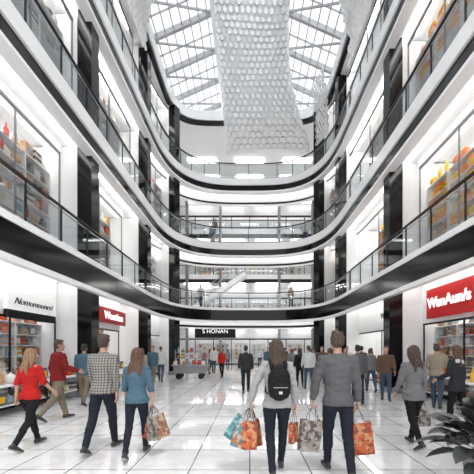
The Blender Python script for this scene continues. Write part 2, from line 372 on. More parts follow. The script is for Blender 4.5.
P9=person('woman with long hair in dark clothes and a pale scarf',(px(457,6.0),6.0,0),R(25),1.66,True,(10,3,-3),(-8,12,16),(10,8,50,0),(-4,12,10,1),(20,0),top=chr_,loose=.014,hem=.8,pants=blk,ploose=.002,hair='long',hm=HCH,det=1)
P10=person('person in a grey jacket and dark trousers walking away',(px(358,8.9),8.9,0),R(-8),1.72,False,(14,3,-4),(-10,16,20),(8,8,10,0),(-4,8,10,0),top=gry,loose=.022,pants=blk,hm=HDK,det=1,open_jacket=True)
P11=person('person in a brown jacket walking towards the entrance',(px(386,9.4),9.4,0),R(160),1.70,False,(14,3,-4),(-10,16,20),(8,8,30,0),(-4,8,10,0),top=brn,loose=.022,pants=mdn,hm=HBR,det=1)
P12=person('person in a blue shirt and khaki trousers walking away',(px(84,8.6),8.6,0),R(10),1.74,False,(14,3,-4),(-10,16,20),(8,8,10,0),(-4,8,10,0),top=blu,loose=.018,pants=khaki,hm=HDK,det=1)
P13=person('person in a beige sweater browsing beside a display',(px(437,8.2),8.2,0),R(-40),1.74,False,(6,3,0),(-4,4,0),(8,8,60,0),(10,8,50,0),(-10,10),top=beige,loose=.018,pants=mdn,hm=HBR,det=1)
specs=[('person in a dark coat',True,blk,blk,'long'),('person in a white top',False,wht,mdn,'short'),('person in a brown sweater',False,brn,mdn,'short'),('person in a red jacket',True,red,blk,'pony'),('person in a grey top',True,lgry,mdn,'bun'),('person in a blue shirt',False,blu,khaki,'short'),('person in a beige top',True,beige,dnm,'long')]
far=[(300,13,0,0),(309,12,1,5),(322,14,2,170),(330,11.5,4,0),(153,13.4,5,180),(161,14.8,1,10),(222,17,3,170),(214,20,1,0),(228,24,4,0),(268,20,5,180),(285,23,2,0),(296,27,1,0),(345,12.6,6,180),(371,11.4,4,0),(210,24,6,0),(260,28,1,180),(205,19.0,5,90),(311,21.5,4,0),(347,14.6,1,180),(276,27.5,6,0),(142,12.2,6,0),
 (314,17.2,5,0),(334,15.6,0,0),(362,13.2,2,0),(301,18.5,6,180),(292,16.4,4,0)]
proto={}
for (x,d,vi,rot) in far:
    lab,fem,tp,pn,hr=specs[vi]
    l2=lab+(' walking away across the tiled floor' if rot<91 else ' walking towards the entrance')
    L=(px(x,d),d,0)
    if vi not in proto:
        proto[vi]=person(l2,L,R(rot),1.66 if fem else 1.76,fem,(14,3,-4),(-12,18,22),(10,8,12,0),(-8,8,16,0),top=tp,loose=.02,pants=pn,hair=hr,hm=random.choice([HBR,HDK,HCH]),det=0,group='distant shoppers')[0]
    else: clone(proto[vi],L,R(rot),label=l2)
# ---------------------------------------------------------------- bags
def bag(loc,rot,w,h,d,bm,label,hm=None,drop=.16):
    root=ob('shopping_bag',None,None,loc,rot,label,'shopping bag','carried shopping bags')
    zt=-drop; zb=-drop-h; m=MB()
    for z,sc,mid in ((zb,.96,.5),(zb+h*.5,.99,.44),(zt,1.0,.36)):
        for (x,y) in [(-w/2,-d/2),(0,-d/2),(w/2,-d/2),(w/2-d*(.5-mid)*.6,0),(w/2,d/2),(0,d/2),(-w/2,d/2),(-w/2+d*(.5-mid)*.6,0)]: m.v.append((x*sc,y*sc,z))
    for L_ in range(2):
        for j in range(8): a=L_*8+j; b=L_*8+(j+1)%8; m.f.append([a,b,b+8,a+8]); m.m.append(0)
    m.f.append(list(range(8))[::-1]); m.m.append(0)
    o=ob('bag_body',m.mesh('bag_body',[bm]),root); sd=o.modifiers.new('s','SOLIDIFY'); sd.thickness=.004
    ob('tissue_paper',MB().loft([((0,0,zt-.06),w*.42,d*.35),((w*.05,0,zt-.01),w*.3,d*.3),((w*.02,0,zt+.03),w*.12,d*.12)],seg=7).mesh('tissue_paper',[wht]),root)
    for s_ in (-1,1):
        hh=MB(); rings=[]
        for i in range(13):
            a=math.pi*i/12; rings.append((Vector((-w*.22*math.cos(a),s_*d*.5*(1-math.sin(a)*.85),zt-.03+(drop+.03)*max(0,math.sin(a))**.8)),.0035,.0035))
        hh.loft(rings,Vector((0,1,0)),6); ob('handle',hh.mesh('handle',[hm or brn],True),root)
    return root
teal=pattern_mat('paper_teal_print',(.06,.19,.21),(.11,.29,.31),(.25,.42,.42),24); orng=pattern_mat('paper_orange_print',(.5,.1,.025),(.5,.24,.11),(.26,.045,.025),24); kraft=pattern_mat('paper_kraft_print',(.3,.13,.08),(.2,.085,.05),(.42,.3,.2),26)
gpat=pattern_mat('paper_grey_print',(.24,.22,.2),(.09,.075,.065),(.36,.31,.27),24); redp=pattern_mat('paper_rust_print',(.35,.065,.025),(.45,.16,.065),(.2,.035,.025),24); tealp=pattern_mat('paper_multicolour',(.42,.43,.41),(.45,.14,.05),(.1,.25,.27),20)
g=P5[1][0]
bag(g,(0,R(34),R(-8)),.22,.34,.08,teal,'teal printed paper shopping bag')
bag(g,(R(3),R(18),R(6)),.24,.38,.08,tealp,'patterned white, rust and teal paper shopping bag')
bag(g,(R(-5),R(2),R(-10)),.2,.36,.08,orng,'orange printed paper shopping bag')
bag(g,(R(6),R(-10),R(10)),.15,.36,.07,redp,'narrow rust-red paper shopping bag')
g=P5[1][1]; bag(g,(0,R(4),R(60)),.16,.26,.07,orng,'small orange printed shopping bag')
g=P6[1][0]; bag(g,(0,R(8),R(12)),.28,.4,.1,gpat,'large grey and brown printed shopping bag')
g=P6[1][1]; bag(g,(0,R(-8),R(-8)),.29,.4,.1,orng,'orange patterned paper shopping bag')
g=P4[1][1]; bag(g,(0,R(-20),R(5)),.22,.36,.08,kraft,'brown printed paper shopping bag'); bag(g,(R(4),R(8),R(-14)),.2,.36,.08,redp,'rust-red printed paper shopping bag'); bag(g,(R(-4),R(-6),R(-30)),.16,.36,.07,gpat,'narrow grey printed paper bag')
g=P7[1][1]; bag(g,(0,R(-6),R(-20)),.2,.3,.08,gpat,'grey and brown printed bag in hand')
g=P9[1][1]; bag(g,(0,R(-6),R(-20)),.2,.26,.08,kraft,'small brown printed bag in hand')
r5,_,Mw,off,s5=P5
bk=fabric('backpack_nylon',(.012,.012,.013))
loc5=Mw@((Vector((0,-.21,1.2))+off)*s5)
root=ob('backpack',None,None,loc5,R(3),'black nylon backpack with front pocket worn by a woman','backpack')
def rbox(x,y,z):
    m=MB(); rings=[]
    for i in range(9):
        t=-1+2*i/8; sc=(1-abs(t)**3.5)**.4 if abs(t)<1 else .25; sc=max(.3,sc); rings.append((Vector((0,0,t*z)),x*sc,y*sc))
    m.loft(rings,seg=16,fixed=Vector((0,0,1))); return m
ob('pack_body',remesh(rbox(.14,.082,.2),'pack_body',[bk],.014,3,.009),root)
ob('front_pocket',remesh(rbox(.105,.038,.09),'front_pocket',[bk],.012,3,.006),root,(0,-.078,-.07))
ob('zip',MB().box(-.085,.085,-.003,.003,-.004,.004).mesh('zip',[GREY]),root,(0,-.118,-.03))
ob('badge',MB().box(-.02,.02,-.003,.003,-.015,.015).mesh('badge',[mat('badge_pale',(.6,.55,.5))]),root,(0,-.121,-.09))
hl=MB()
hl.loft([(Vector((-.03*math.cos(math.pi*i/8),0,.19+.035*math.sin(math.pi*i/8))),.006,.006) for i in range(9)],Vector((0,1,0)),6); ob('carry_handle',hl.mesh('carry_handle',[bk],True),root,(0,.03,0))
for sx in (-1,1):
    st_=MB().loft([(Vector((sx*.08,.06,.16)),.024,.009),(Vector((sx*.088,.11,.265)),.026,.01),(Vector((sx*.092,.205,.288)),.026,.01),(Vector((sx*.1,.31,.2)),.024,.009),(Vector((sx*.105,.345,.06)),.02,.008),(Vector((sx*.13,.285,-.08)),.015,.006),(Vector((sx*.15,.165,-.12)),.012,.006),(Vector((sx*.12,.055,-.13)),.012,.006)],Vector((1,0,0)),8)
    ob('shoulder_strap',st_.mesh('shoulder_strap',[bk],True),root)
sc=MB().loft([(Vector((.1*math.cos(a*math.pi/6),.085*math.sin(a*math.pi/6),1.36+.02*math.sin(a))),.04,.035) for a in range(13)],Vector((0,0,1)),10)
ob('scarf',sc.mesh('scarf',[wht],True),P9[0])
# ================================================================ signs
XL,XR,YA=5.2,5.0,15.0
SO=[1.35,1.2,.78,.65]
def sign(name,label,w,h,loc,rz,bm,tm,txt,size,d=.1,shear=0,off=.004,strip=None,spacing=1):
    root=ob(name,None,None,loc,rz,label,'shop sign')
    o=ob('sign_board',MB().box(-w/2,w/2,-d,0,-h/2,h/2).mesh('sign_board',[bm]),root); bevel(o,.008)
    if strip: ob('lower_panel',MB().box(-w/2,w/2,-d,0,-h/2-strip,-h/2).mesh('lower_panel',[SK]),root,label='black strip under the white sign')
    me=text_mesh(txt,size,.012,off,shear,spacing); me.materials.clear(); me.materials.append(tm)
    ob('lettering',me,root,(0,-d-.012,0),(R(90),0,0))
SW=mat('sign_white',(.88,.88,.88),.4,emit=.2); SK=mat('sign_black',(.01,.01,.01),.4,spec=.2); SR=mat('sign_red',(.52,.012,.012),.4,emit=.1); SDR=mat('sign_dark_red',(.33,.012,.015),.4,emit=.08); LW=mat('letter_white',(1,1,1),.4,emit=.6)
gx=-(XL+SO[0])+.06
sign('shop_sign','flat white shop sign with thin black script lettering',1.95,.5,(gx+.1,8.75,2.92),R(90),SW,SK,'Nomumuuned',.27,shear=.5,off=-.006,strip=.22,spacing=.96)
sign('shop_sign','red shop sign with white lettering',2.6,.66,(gx+.1,13.9,3.12),R(90),SDR,LW,'Wootion',.5)
gr=XR+SO[0]-.06
sign('shop_sign','bright red shop sign with bold white lettering',2.2,.98,(gr-.1,9.25,3.15),R(-90),SR,LW,'WanAun/s',.47,off=.01)
sign('shop_sign','pale shop sign with grey lettering on the header',2.2,.5,(gr-.1,13.2,3.15),R(-90),SW,mat('letter_grey',(.15,.15,.15)),'Wlwluusb',.36)
sign('shop_sign','wide hanging black shop sign with white lettering',3.0,.95,(-2.55,22.2,2.95),0,SK,LW,'S HONAN',.42,off=-.002)
# ================================================================ plan curve
EX=2/3.2
def pos(u,o=0):
    if u<=1: return Vector((-XL-o,-2+17*u,0))
    if u>=2: return Vector((XR+o,15-17*(u-2),0))
    f=math.pi*(u-1); c=math.cos(f); s_=max(0,math.sin(f)); return Vector((-.1-(5.1+o)*math.copysign(abs(c)**EX,c),YA+(6+o)*s_**EX,0))
def uy(y): return (y+2)/17
def up_(deg): return 1+deg/180
def urY(y): return 2+(15-y)/17
GRID=[i/12 for i in range(0,13)]+[1.001,1.004,1.01]+[1+i/54 for i in range(1,54)]+[1.99,1.996,1.999,2.0]+[2+i/12 for i in range(1,13)]
def usteps(u0,u1): return [u0]+[g for g in GRID if u0+1e-4<g<u1-1e-4]+[u1]
def sweep(mb,u0,u1,o0,o1,z0,z1,mi=0):
    us=usteps(u0,u1); n=len(mb.v)
    for u in us:
        a=pos(u,o0); b=pos(u,o1)
        for p,z in ((a,z0),(b,z0),(b,z1),(a,z1)): mb.v.append((p.x,p.y,z))
    for i in range(len(us)-1):
        for j in range(4):
            a=n+i*4+j; b=n+i*4+(j+1)%4
            mb.f.append([a,a+4,b+4,b]); mb.m.append(mi)
    mb.f.append([n,n+1,n+2,n+3]); mb.m.append(mi)
    e=n+(len(us)-1)*4; mb.f.append([e+3,e+2,e+1,e]); mb.m.append(mi)
    return mb
LV=[0,4.5,9,13.5,18]
trim=[0]
def st(name,mb,mats,label,smooth=False):
    if name=='trim': trim[0]+=1; name='trim_%d'%trim[0]
    return ob(name,mb.mesh(name,mats,smooth),label=label,cat='building',kind='structure')
st('floor',MB().box(-12,12,-4,36,-.3,0),[TILE],'glossy pale square-tiled mall floor with dark grout')
for k in (1,2,3,4):
    z=LV[k]
    if k==4: EX=2/6.5
    m=MB(); sweep(m,0,up_(38),.0,4.6,z-.5,z); sweep(m,up_(38),up_(142),.0,2.6,z-.5,z); sweep(m,up_(142),3,.0,4.6,z-.5,z)
    st('ceiling' if k==1 else 'ceiling_%d'%k,m,[WHITE],'white balcony slab and soffit wrapping the atrium')
    if k==1:
        st('trim',sweep(MB(),0,3,-.06,0,z-.86,z-.14),[BLACK],'glossy black curved balcony fascia')
        st('trim',sweep(MB(),0,3,-.1,0,z-.14,z+.03),[WHITE],'thin white balcony edge line')
        st('trim',sweep(MB(),0,3,-.1,.1,z-1.0,z-.86),[WHITE],'thin white lower edge line of balcony')
    elif k<4:
        st('trim',sweep(MB(),0,3,-.1,0,z-.42,z+.05),[WHITE],'broad white curved balcony fascia')
        st('trim',sweep(MB(),0,3,-.06,0,z+.05,z+.1),[BLACKM],'thin black upper edge line of balcony')
        st('trim',sweep(MB(),0,3,-.03,.3,z-.8,z-.42),[BLACK],'glossy black band under the white fascia')
        st('trim',sweep(MB(),0,3,-.06,.3,z-.9,z-.8),[WHITE],'thin white lower edge line of balcony')
    else:
        st('trim',sweep(MB(),0,3,-.1,.1,z-.4,z+.25),[WHITE],'broad white cornice below the skylight')
        st('trim',sweep(MB(),0,3,-.03,.2,z-.6,z-.4),[BLACKM],'thin black band under the cornice')
    if k<4:
        st('trim',sweep(MB(),up_(36),up_(144),.95,1.05,z-1.15,z-.5),[WHITE],'white stepped bulkhead under the far balcony')
        st('trim',sweep(MB(),up_(36),up_(144),.9,1.05,z-1.3,z-1.15),[BLACKM],'thin black line under the bulkhead')
        st('trim',sweep(MB(),up_(36),up_(144),.88,1.05,z-1.38,z-1.3),[WHITE],'thin white line under the bulkhead')
EX=2/3.2
m=MB(); sweep(m,0,up_(38),4.6,4.8,0,18); st('wall_left',m,[WALLW],'white plaster wall behind the shops')
m=MB(); sweep(m,up_(142),3,4.6,4.8,0,18); st('wall_right',m,[WALLW],'white plaster wall behind the shops')
st('wall_back',MB().box(-9,9,34.6,34.8,0,18),[WALLW],'white far wall of the rear hall')
st('wall_hall_left',MB().box(-8.7,-8,22.0,34.6,0,18),[WALLW],'white side wall of the rear hall')
st('wall_hall_right',MB().box(8,8.7,22.0,34.6,0,18),[WALLW],'white side wall of the rear hall')
st('ceiling_5',MB().box(-8,8,23.6,34.6,17.6,18),[WHITE],'white ceiling of the rear hall')
for k in (1,2,3):
    z=LV[k]
    st('floor_%d'%k,MB().box(-8,8,30,34.6,z-.5,z),[WHITE],'white rear hall balcony slab')
    st('trim',MB().box(-8,8,29.9,30,z-.35,z+.1),[WHITE],'white rear hall fascia')
    st('trim',MB().box(-8,8,29.92,30.1,z-.7,z-.35),[BLACKM],'black rear hall fascia band')
# ---------------------------------------------------------------- columns
colL=[uy(4.2),uy(10.3),up_(2.2),up_(35)]
colR=[urY(4.6),urY(11.2),up_(168),up_(141)]
def frame(u,o=0):
    e=1e-3; t=(pos(min(3,u+e),o)-pos(max(0,u-e),o)).normalized(); return pos(u,o),t
cm=MB().box(-.25,.25,-.24,.24,0,17.3).mesh('column_shaft',[BLACK])
bm_=MB().box(-.29,.29,-.27,.27,0,.22).mesh('column_base',[GREY])
for u in colL+colR:
    p,t=frame(u,.34)
    o=ob('column',cm,None,(p.x,p.y,0),math.atan2(t.y,t.x),'tall glossy black square column rising through all levels','column','black atrium columns')
    ob('column_base',bm_,o)
cm2=MB().box(-.13,.13,-.13,.13,0,17.6).mesh('column_shaft',[FRAMEG])
bm2=MB().box(-.17,.17,-.17,.17,0,.2).mesh('column_base',[GREY])
for x in (-6.2,-2.9,2.9,6.2):
    o=ob('column',cm2,None,(x,29.6,0),0,'slim grey column in front of the rear hall balconies','column','rear hall columns'); ob('column_base',bm2,o)
for u in colL+colR:
    p0,t=frame(u,0)
    for k in range(4):
        z=LV[k]; n=Vector((t.y,-t.x,0))
        if (pos(u,1)-pos(u,0)).dot(n)<0: n=-n
        a=p0+n*.6; b=p0+n*4.4
        m=MB().bar((a.x,a.y,z+1.99),(b.x,b.y,z+1.99),.3,3.96)
        trim[0]+=1
        ob('wall_partition_%d'%trim[0],m.mesh('wall',[WALLW]),label='white partition wall between two shops',cat='wall',kind='structure')
# ---------------------------------------------------------------- shopfronts
bays=[(uy(4.4),uy(10.1)),(uy(10.55),uy(15)),(up_(4.5),up_(33.5)),(up_(143),up_(166)),(up_(170),urY(11.45)),(urY(10.95),urY(4.8))]
def ulen(u0,u1):
    us=usteps(u0,u1); return sum((pos(us[i+1])-pos(us[i])).length for i in range(len(us)-1))
def light(mb,label='long recessed linear ceiling light',g='linear ceiling lights'):
    return ob('ceiling_light',mb.mesh('light_strip',[LAMP]),label=label,cat='ceiling light',group=g)
for k in range(4):
    z=LV[k]; o_=SO[k]; top=2.55 if k==0 else 3.75; FM=BLACKM if k==0 else FRAMEG
    for (u0,u1) in bays:
        root=ob('shopfront',None,label='full-height glazed shopfront with slim dark frame',cat='shopfront',group='glazed shopfronts')
        m=sweep(MB(),u0,u1,o_,o_+.02,z+.12,z+top); ob('glass_pane',m.mesh('glass_pane',[GL]),root)
        m=MB(); sweep(m,u0,u1,o_-.03,o_+.05,z,z+.12); sweep(m,u0,u1,o_-.03,o_+.05,z+top-.06,z+top)
        n=max(2,round(ulen(u0,u1)/2.2))
        for i in range(n+1):
            p=pos(u0+(u1-u0)*i/n,o_+.01); m.box(p.x-.02,p.x+.02,p.y-.02,p.y+.02,z+.1,z+top)
        ob('frame',m.mesh('shopfront_frame',[FM]),root)
        m=sweep(MB(),u0,u1,o_-.05,o_+.06,z+top,z+3.99); ob('header_panel',m.mesh('header_panel',[WHITE]),root)
        light(sweep(MB(),u0+.01,u1-.01,o_+.1,o_+.22,z+3.93,z+3.985))
        light(sweep(MB(),u0+.01,u1-.01,o_+1.5,o_+1.7,z+3.93,z+3.985))
        light(sweep(MB(),u0+.01,u1-.01,o_+2.5,o_+2.65,z+3.93,z+3.985))
    for (a,b) in ((uy(4),up_(38)),(up_(42),up_(138)),(up_(142),urY(4))):
        if k==3: continue
        oo={0:(.75,.87),1:(.7,.8),2:(.6,.67)}[k]
        light(sweep(MB(),a,b,oo[0],oo[1],z+3.95,z+3.99),'slim linear light in the walkway soffit')
        if a==up_(42): light(sweep(MB(),a,b,1.7,2.0,z+3.95,z+3.99),'slim linear light in the walkway soffit')
for k in range(4):
    z=LV[k]
    for y in (31,32.3,33.6):
        for x in (-5.5,-1.8,1.9,5.6): light(MB().box(x-1.3,x+1.3,y,y+.3,z+3.93,z+3.98) if k<3 else MB().box(x-1.3,x+1.3,y,y+.3,z+4.04,z+4.09),'linear light over the rear hall shops','rear hall lights')
    root=ob('shopfront',None,label='wide glazed shopfront across the rear hall',cat='shopfront',group='rear shopfronts')
    ob('glass_pane',MB().box(-8,8,33.0,33.03,z+.1,z+2.8).mesh('g',[GL]),root)
    m=MB()
    for i in range(9): m.box(-8+i*2-.04,-8+i*2+.04,32.95,33.08,z,z+2.8)
    m.box(-8,8,32.95,33.1,z,z+.1); m.box(-8,8,32.93,33.1,z+2.7,z+2.85); ob('frame',m.mesh('f',[BLACKM]),root)
    ob('header_panel',MB().box(-8,8,32.95,33.1,z+2.85,z+3.9).mesh('h',[PALEG]),root)
for x in (-4,0,4):
    for y in (25,27.5): light(MB().box(x-1.2,x+1.2,y,y+.6,17.53,17.6),'rectangular ceiling light panel over the rear hall','rear hall lights')
# ---------------------------------------------------------------- railings
pm=MB().box(-.018,.018,-.018,.018,0,1.03).mesh('railing_post',[BLACKM])
def railing(z,a,b,o_=.03):
    root=ob('balcony_railing',None,label='curved glass balcony railing with dark handrail and posts',cat='railing',group='balcony railings')
    ob('glass_panel',sweep(MB(),a,b,o_,o_+.015,z+.12,z+.92).mesh('glass_panel',[GLR]),root)
    ob('handrail',sweep(MB(),a,b,o_-.03,o_+.04,z+1.02,z+1.07).mesh('handrail',[BLACKM]),root)
    ob('mid_rail',sweep(MB(),a,b,o_-.01,o_+.02,z+.92,z+.95).mesh('mid_rail',[CHROME]),root)
    n=max(1,round(ulen(a,b)/1.3))
    for i in range(n+1):
        p,t=frame(a+(b-a)*i/n,o_); ob('post',pm,root,(p.x,p.y,z),math.atan2(t.y,t.x))
for k in (1,2,3):
    zz=LV[k]+(.03 if k==1 else .1)
    for a,b in ((uy(3),.999),(1.001,1.999),(2.001,urY(3))): railing(zz,a,b)
    root=ob('balcony_railing',None,label='straight glass railing across the rear hall',cat='railing',group='rear railings')
    ob('glass_panel',MB().box(-8,8,30.0,30.02,LV[k]+.15,LV[k]+1).mesh('g',[GLR]),root)
    ob('handrail',MB().box(-8,8,29.97,30.05,LV[k]+1.02,LV[k]+1.08).mesh('g',[BLACKM]),root)
# ---------------------------------------------------------------- skylight: two long glazed slopes
YE=27.0
def arch(t): return 5.6-3.7*t, 18.75+1.65*t
g=MB(); fr=MB(); NRr=8; NYs=14
for sx in (-1,1):
    a,b=arch(0),arch(1)
    for i in range(NYs):
        y0=-2+(YE+2)*i/NYs; y1=-2+(YE+2)*(i+1)/NYs
        g.quad((sx*a[0],y0,a[1]),(sx*a[0],y1,a[1]),(sx*b[0],y1,b[1]),(sx*b[0],y0,b[1]))
        fr.bar((sx*a[0],y0,a[1]-.08),(sx*b[0],y1,b[1]-.08),.07,.1)
        ym=(y0+y1)/2; fr.bar((sx*a[0],ym,a[1]),(sx*b[0],ym,b[1]),.045,.08)
    for i in range(NYs+1):
        y=-2+(YE+2)*i/NYs; fr.bar((sx*a[0],y,a[1]),(sx*b[0],y,b[1]),.16,.3)
    for j in range(1,NRr):
        c_=arch(j/NRr); fr.bar((sx*c_[0],-2,c_[1]),(sx*c_[0],YE,c_[1]),.05,.1)
for i in range(NYs):
    y0=-2+(YE+2)*i/NYs; y1=-2+(YE+2)*(i+1)/NYs; g.quad((-1.9,y0,20.4),(1.9,y0,20.4),(1.9,y1,20.4),(-1.9,y1,20.4)); fr.bar((-1.9,y0,20.4),(1.9,y0,20.4),.06,.14)
st('window_1',g,[GLS],'long pale glazed skylight roof above the atrium')
st('trim',fr,[STEELD],'grey steel skylight framing with diagonal ribs')
for sx in (-1,1):
    st('trim',MB().bar((sx*1.95,-2,20.25),(sx*1.95,YE,20.25),.4,.4),[WHITE],'broad white beam along the skylight crown')
    st('trim',MB().bar((sx*5.45,-2,18.6),(sx*5.45,YE,18.6),.35,.9),[WHITE],'broad white eaves beam of the skylight')
m=MB()
for sx in (-1,1):
    a,b=arch(0),arch(1); m.quad((sx*a[0],YE,18),(sx*b[0],YE,18),(sx*b[0],YE,b[1]),(sx*a[0],YE,a[1]))
m.quad((-1.9,YE,18),(1.9,YE,18),(1.9,YE,20.4),(-1.9,YE,20.4))
st('wall_gable',m,[WALLW],'white gable wall closing the end of the skylight')
# ---------------------------------------------------------------- honeycomb ribbon
cl=[(0,2,19.8,1.95),(0,8,19.8,1.95),(0,13,19.7,1.97),(.1,16,19.2,2.0),(.35,18,18.1,2.15),(.8,19.3,16.6,2.5),(1.15,19.8,15.4,2.8),(1.2,19.9,14.75,2.8)]
def cat(t):
    n=len(cl)-1; t=max(0,min(.9999,t))*n; i=int(t); f=t-i
    P=[cl[max(0,min(n,i+d))] for d in (-1,0,1,2)]
    r=[]
    for c in range(4):
        p0,p1,p2,p3=[q[c] for q in P]
        r.append(.5*((2*p1)+(-p0+p2)*f+(2*p0-5*p1+4*p2-p3)*f*f+(-p0+3*p1-3*p2+p3)*f**3))
    return r
tab=[];acc=0;prev=None
for i in range(401):
    c=cat(i/400); p=Vector(c[:3])
    if prev is not None: acc+=(p-prev).length
    tab.append((acc,i/400)); prev=p
TL=acc; ks=[t[0] for t in tab]
def rib(s,v,h=0):
    i=min(400,bisect.bisect(ks,s)); t=tab[i][1]
    if i>0 and ks[i]>ks[i-1]: t=tab[i-1][1]+(tab[i][1]-tab[i-1][1])*max(0,min(1,(s-ks[i-1])/(ks[i]-ks[i-1])))
    c=cat(t); d=Vector(cat(min(1,t+.01))[:3])-Vector(cat(max(0,t-.01))[:3]); d.normalize()
    nrm=Vector((1,0,0)).cross(d)
    return Vector(c[:3])+Vector((v*c[3],0,0))+nrm*(-h+.1*math.sin(s*1.1+v*2.5)+.2*abs(v)**3)
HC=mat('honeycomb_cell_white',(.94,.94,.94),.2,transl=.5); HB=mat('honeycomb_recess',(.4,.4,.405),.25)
HF=mat('honeycomb_infill',(.82,.82,.83),.2,transl=.5)
root=ob('honeycomb_canopy',None,label='hanging white honeycomb canopy curving down from the skylight',cat='ceiling sculpture')
m=MB(); NS=80;NV=12
for i in range(NS+1):
    for j in range(NV+1): m.v.append(tuple(rib(TL*i/NS,-1+2*j/NV,-.08)))
for i in range(NS):
    for j in range(NV):
        a=i*(NV+1)+j; m.f.append([a,a+1,a+NV+2,a+NV+1]); m.m.append(0)
ob('backing_sheet',m.mesh('backing_sheet',[HF],True),root)
def hexcell(m,fn,q,fill,dd=0,inner=.72,el=1):
    n0=len(m.v)
    for (r_,h) in ((q,-.02),(q,.03+dd),(q*inner,.045+dd),(q*inner*.9,.0 if not fill else .03+dd)):
        for a in range(6):
            an=math.pi/6+a*math.pi/3; m.v.append(tuple(fn(r_*math.sin(an)*el,r_*math.cos(an),h)))
    for L_ in range(3):
        for a in range(6):
            x=n0+L_*6+a; y=n0+L_*6+(a+1)%6
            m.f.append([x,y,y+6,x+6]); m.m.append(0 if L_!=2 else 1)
    if fill: m.f.append([n0+18+a for a in range(6)]); m.m.append(0)
m=MB(); row=0; s=0; random.seed(5); cnt=13
while s<TL:
    w_=cat(tab[min(400,bisect.bisect(ks,s))][1])[3]; rr=2*w_/cnt/1.732
    el=1.25 if s<14 else 1.0
    for j in range(cnt+1):
        vc=-1+(j+(.5 if row%2 else 0))*2/cnt
        if abs(vc)>.99: continue
        hexcell(m,lambda a,b,h,s=s,vc=vc: rib(max(0,min(TL,s+a)),vc+b/w_,h),rr*.985,random.random()<.25,random.uniform(0,.045),.78,el)
    s+=rr*1.5*el; row+=1
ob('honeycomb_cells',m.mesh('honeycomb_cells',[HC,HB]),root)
for i in range(0,48,8):
    for v in (-.95,.95):
        p=rib(TL*i/NS,v); ob('suspension_wire',MB().bar(p,(p.x,p.y,20.4),.02).mesh('suspension_wire',[CHROME]),root)
LC=mat('lattice_white',(.85,.85,.85),.35,transl=.3)
def screen(u0,u1,z0,z1,label,seed,q=.15):
    random.seed(seed); m=MB(); Ln=ulen(u0,u1); du=(u1-u0)/Ln; row=0; zz=z0
    while zz<z1:
        n=int(Ln/(q*1.78)); fr_=(zz-z0)/(z1-z0)
        for j in range(n):
            x=(j+(.5 if row%2 else 0)+.3)*q*1.78; e=min(x,Ln-x)/Ln*2
            if x>Ln-.1 or (random.random()>e*3+.2+fr_*.8): continue
            def fn(a,b,h,x=x,zz=zz):
                z_=zz+a; o_=-.15-.45*((z_-z0)/(z1-z0))**2-h; p=pos(u0+(x+b)*du,o_); return Vector((p.x,p.y,z_))
            hexcell(m,fn,q*.95,random.random()<.2,0,.74)
        zz+=q*1.5; row+=1
    ob('lattice_screen',m.mesh('lattice_screen',[LC,LC]),label=label,cat='decoration',group='white lattice screens')
EX=2/4
screen(up_(143),up_(166),15.0,18.6,'white hexagonal lattice screen hanging beside the skylight',3)
screen(urY(14.8),urY(9.5),15.6,18.9,'white hexagonal lattice screen hanging beside the skylight',4)
screen(uy(10),uy(14.8),16.0,18.9,'white hexagonal lattice screen hanging beside the skylight',5)
EX=2/3.2
# ---------------------------------------------------------------- escalator
def escalator(x0,z0,x1,z1,y,label):
    root=ob('escalator',None,label=label,cat='escalator',group='rear hall escalators')
    a=Vector((x0,y,z0)); b=Vector((x1,y,z1))
    ob('truss',MB().bar(a+Vector((0,0,-.3)),b+Vector((0,0,-.3)),1.15,.4).mesh('truss',[WHITE]),root)
    m=MB(); n=26
    for i in range(n):
        p=a.lerp(b,(i+.5)/n); dx=abs(x1-x0)/n/2; m.box(p.x-dx,p.x+dx,y-.5,y+.5,p.z-.2,p.z+.02)
    ob('steps',m.mesh('steps',[GREY]),root)
    for s_ in (-1,1):
        q=Vector((0,s_*.6,0))
        g=MB(); g.quad(a+q,b+q,b+q+Vector((0,0,.85)),a+q+Vector((0,0,.85))); ob('balustrade',g.mesh('balustrade',[GLR]),root)
        ob('handrail',MB().bar(a+q+Vector((0,0,.9)),b+q+Vector((0,0,.9)),.05).mesh('handrail',[GREY]),root)
escalator(-7.2,4.5,-.4,9,28.4,'white-sided escalator rising between the balconies')
for (a,k,vi) in ((66,1,1),(122,2,1),(110,1,6),(75,2,5)):
    p=pos(up_(a),.9); clone(proto[vi],(p.x,p.y,LV[k]+.02),R(175),label=specs[vi][0]+' standing at the upper balcony railing')
for (x,k,vi,rt) in ((-4.4,1,4,90),(3.6,1,2,200),(-1.4,2,0,90),(4.4,2,6,180),(1.2,1,5,30),(-3.6,3,2,180)):
    clone(proto[vi],(x,31.4,LV[k]+.02),R(rt),label=specs[vi][0]+' walking past the rear hall shops')
# ---------------------------------------------------------------- merchandise
palette=[(.5,.08,.04),(.85,.2,.02),(.8,.72,.6),(.25,.15,.09),(.7,.7,.7),(.12,.12,.13),(.55,.33,.18),(.85,.8,.75),(.6,.04,.03),(.25,.36,.42),(.95,.5,.02),(.4,.4,.42)]
pm_=[mat('goods_%d'%i,c,.5,var=.25,bscale=18) for i,c in enumerate(palette)]
def mk_box(i): return MB().box(-.1,.1,-.07,.07,0,.26).box(-.08,.08,-.075,-.07,.05,.19,1).mesh('product_box',[pm_[i],pm_[(i+5)%12] if i not in (1,10) else pm_[10 if i==1 else 1]])
def mk_bottle(i): return MB().loft([((0,0,0),.045,.045),((0,0,.01),.052,.052),((0,0,.19),.052,.052),((0,0,.23),.02,.02),((0,0,.3),.018,.018)],seg=8).mesh('bottle',[pm_[i]],True)
def mk_fold(i):
    m=MB()
    for j in range(4):
        q=random.uniform(-.01,.01); m.box(-.1+q,.1+q,-.1,.1,j*.058,j*.058+.05,j%2)
    return m.mesh('folded_clothes',[pm_[i],pm_[(i+3)%12] if i not in (1,10) else pm_[10 if i==1 else 1]])
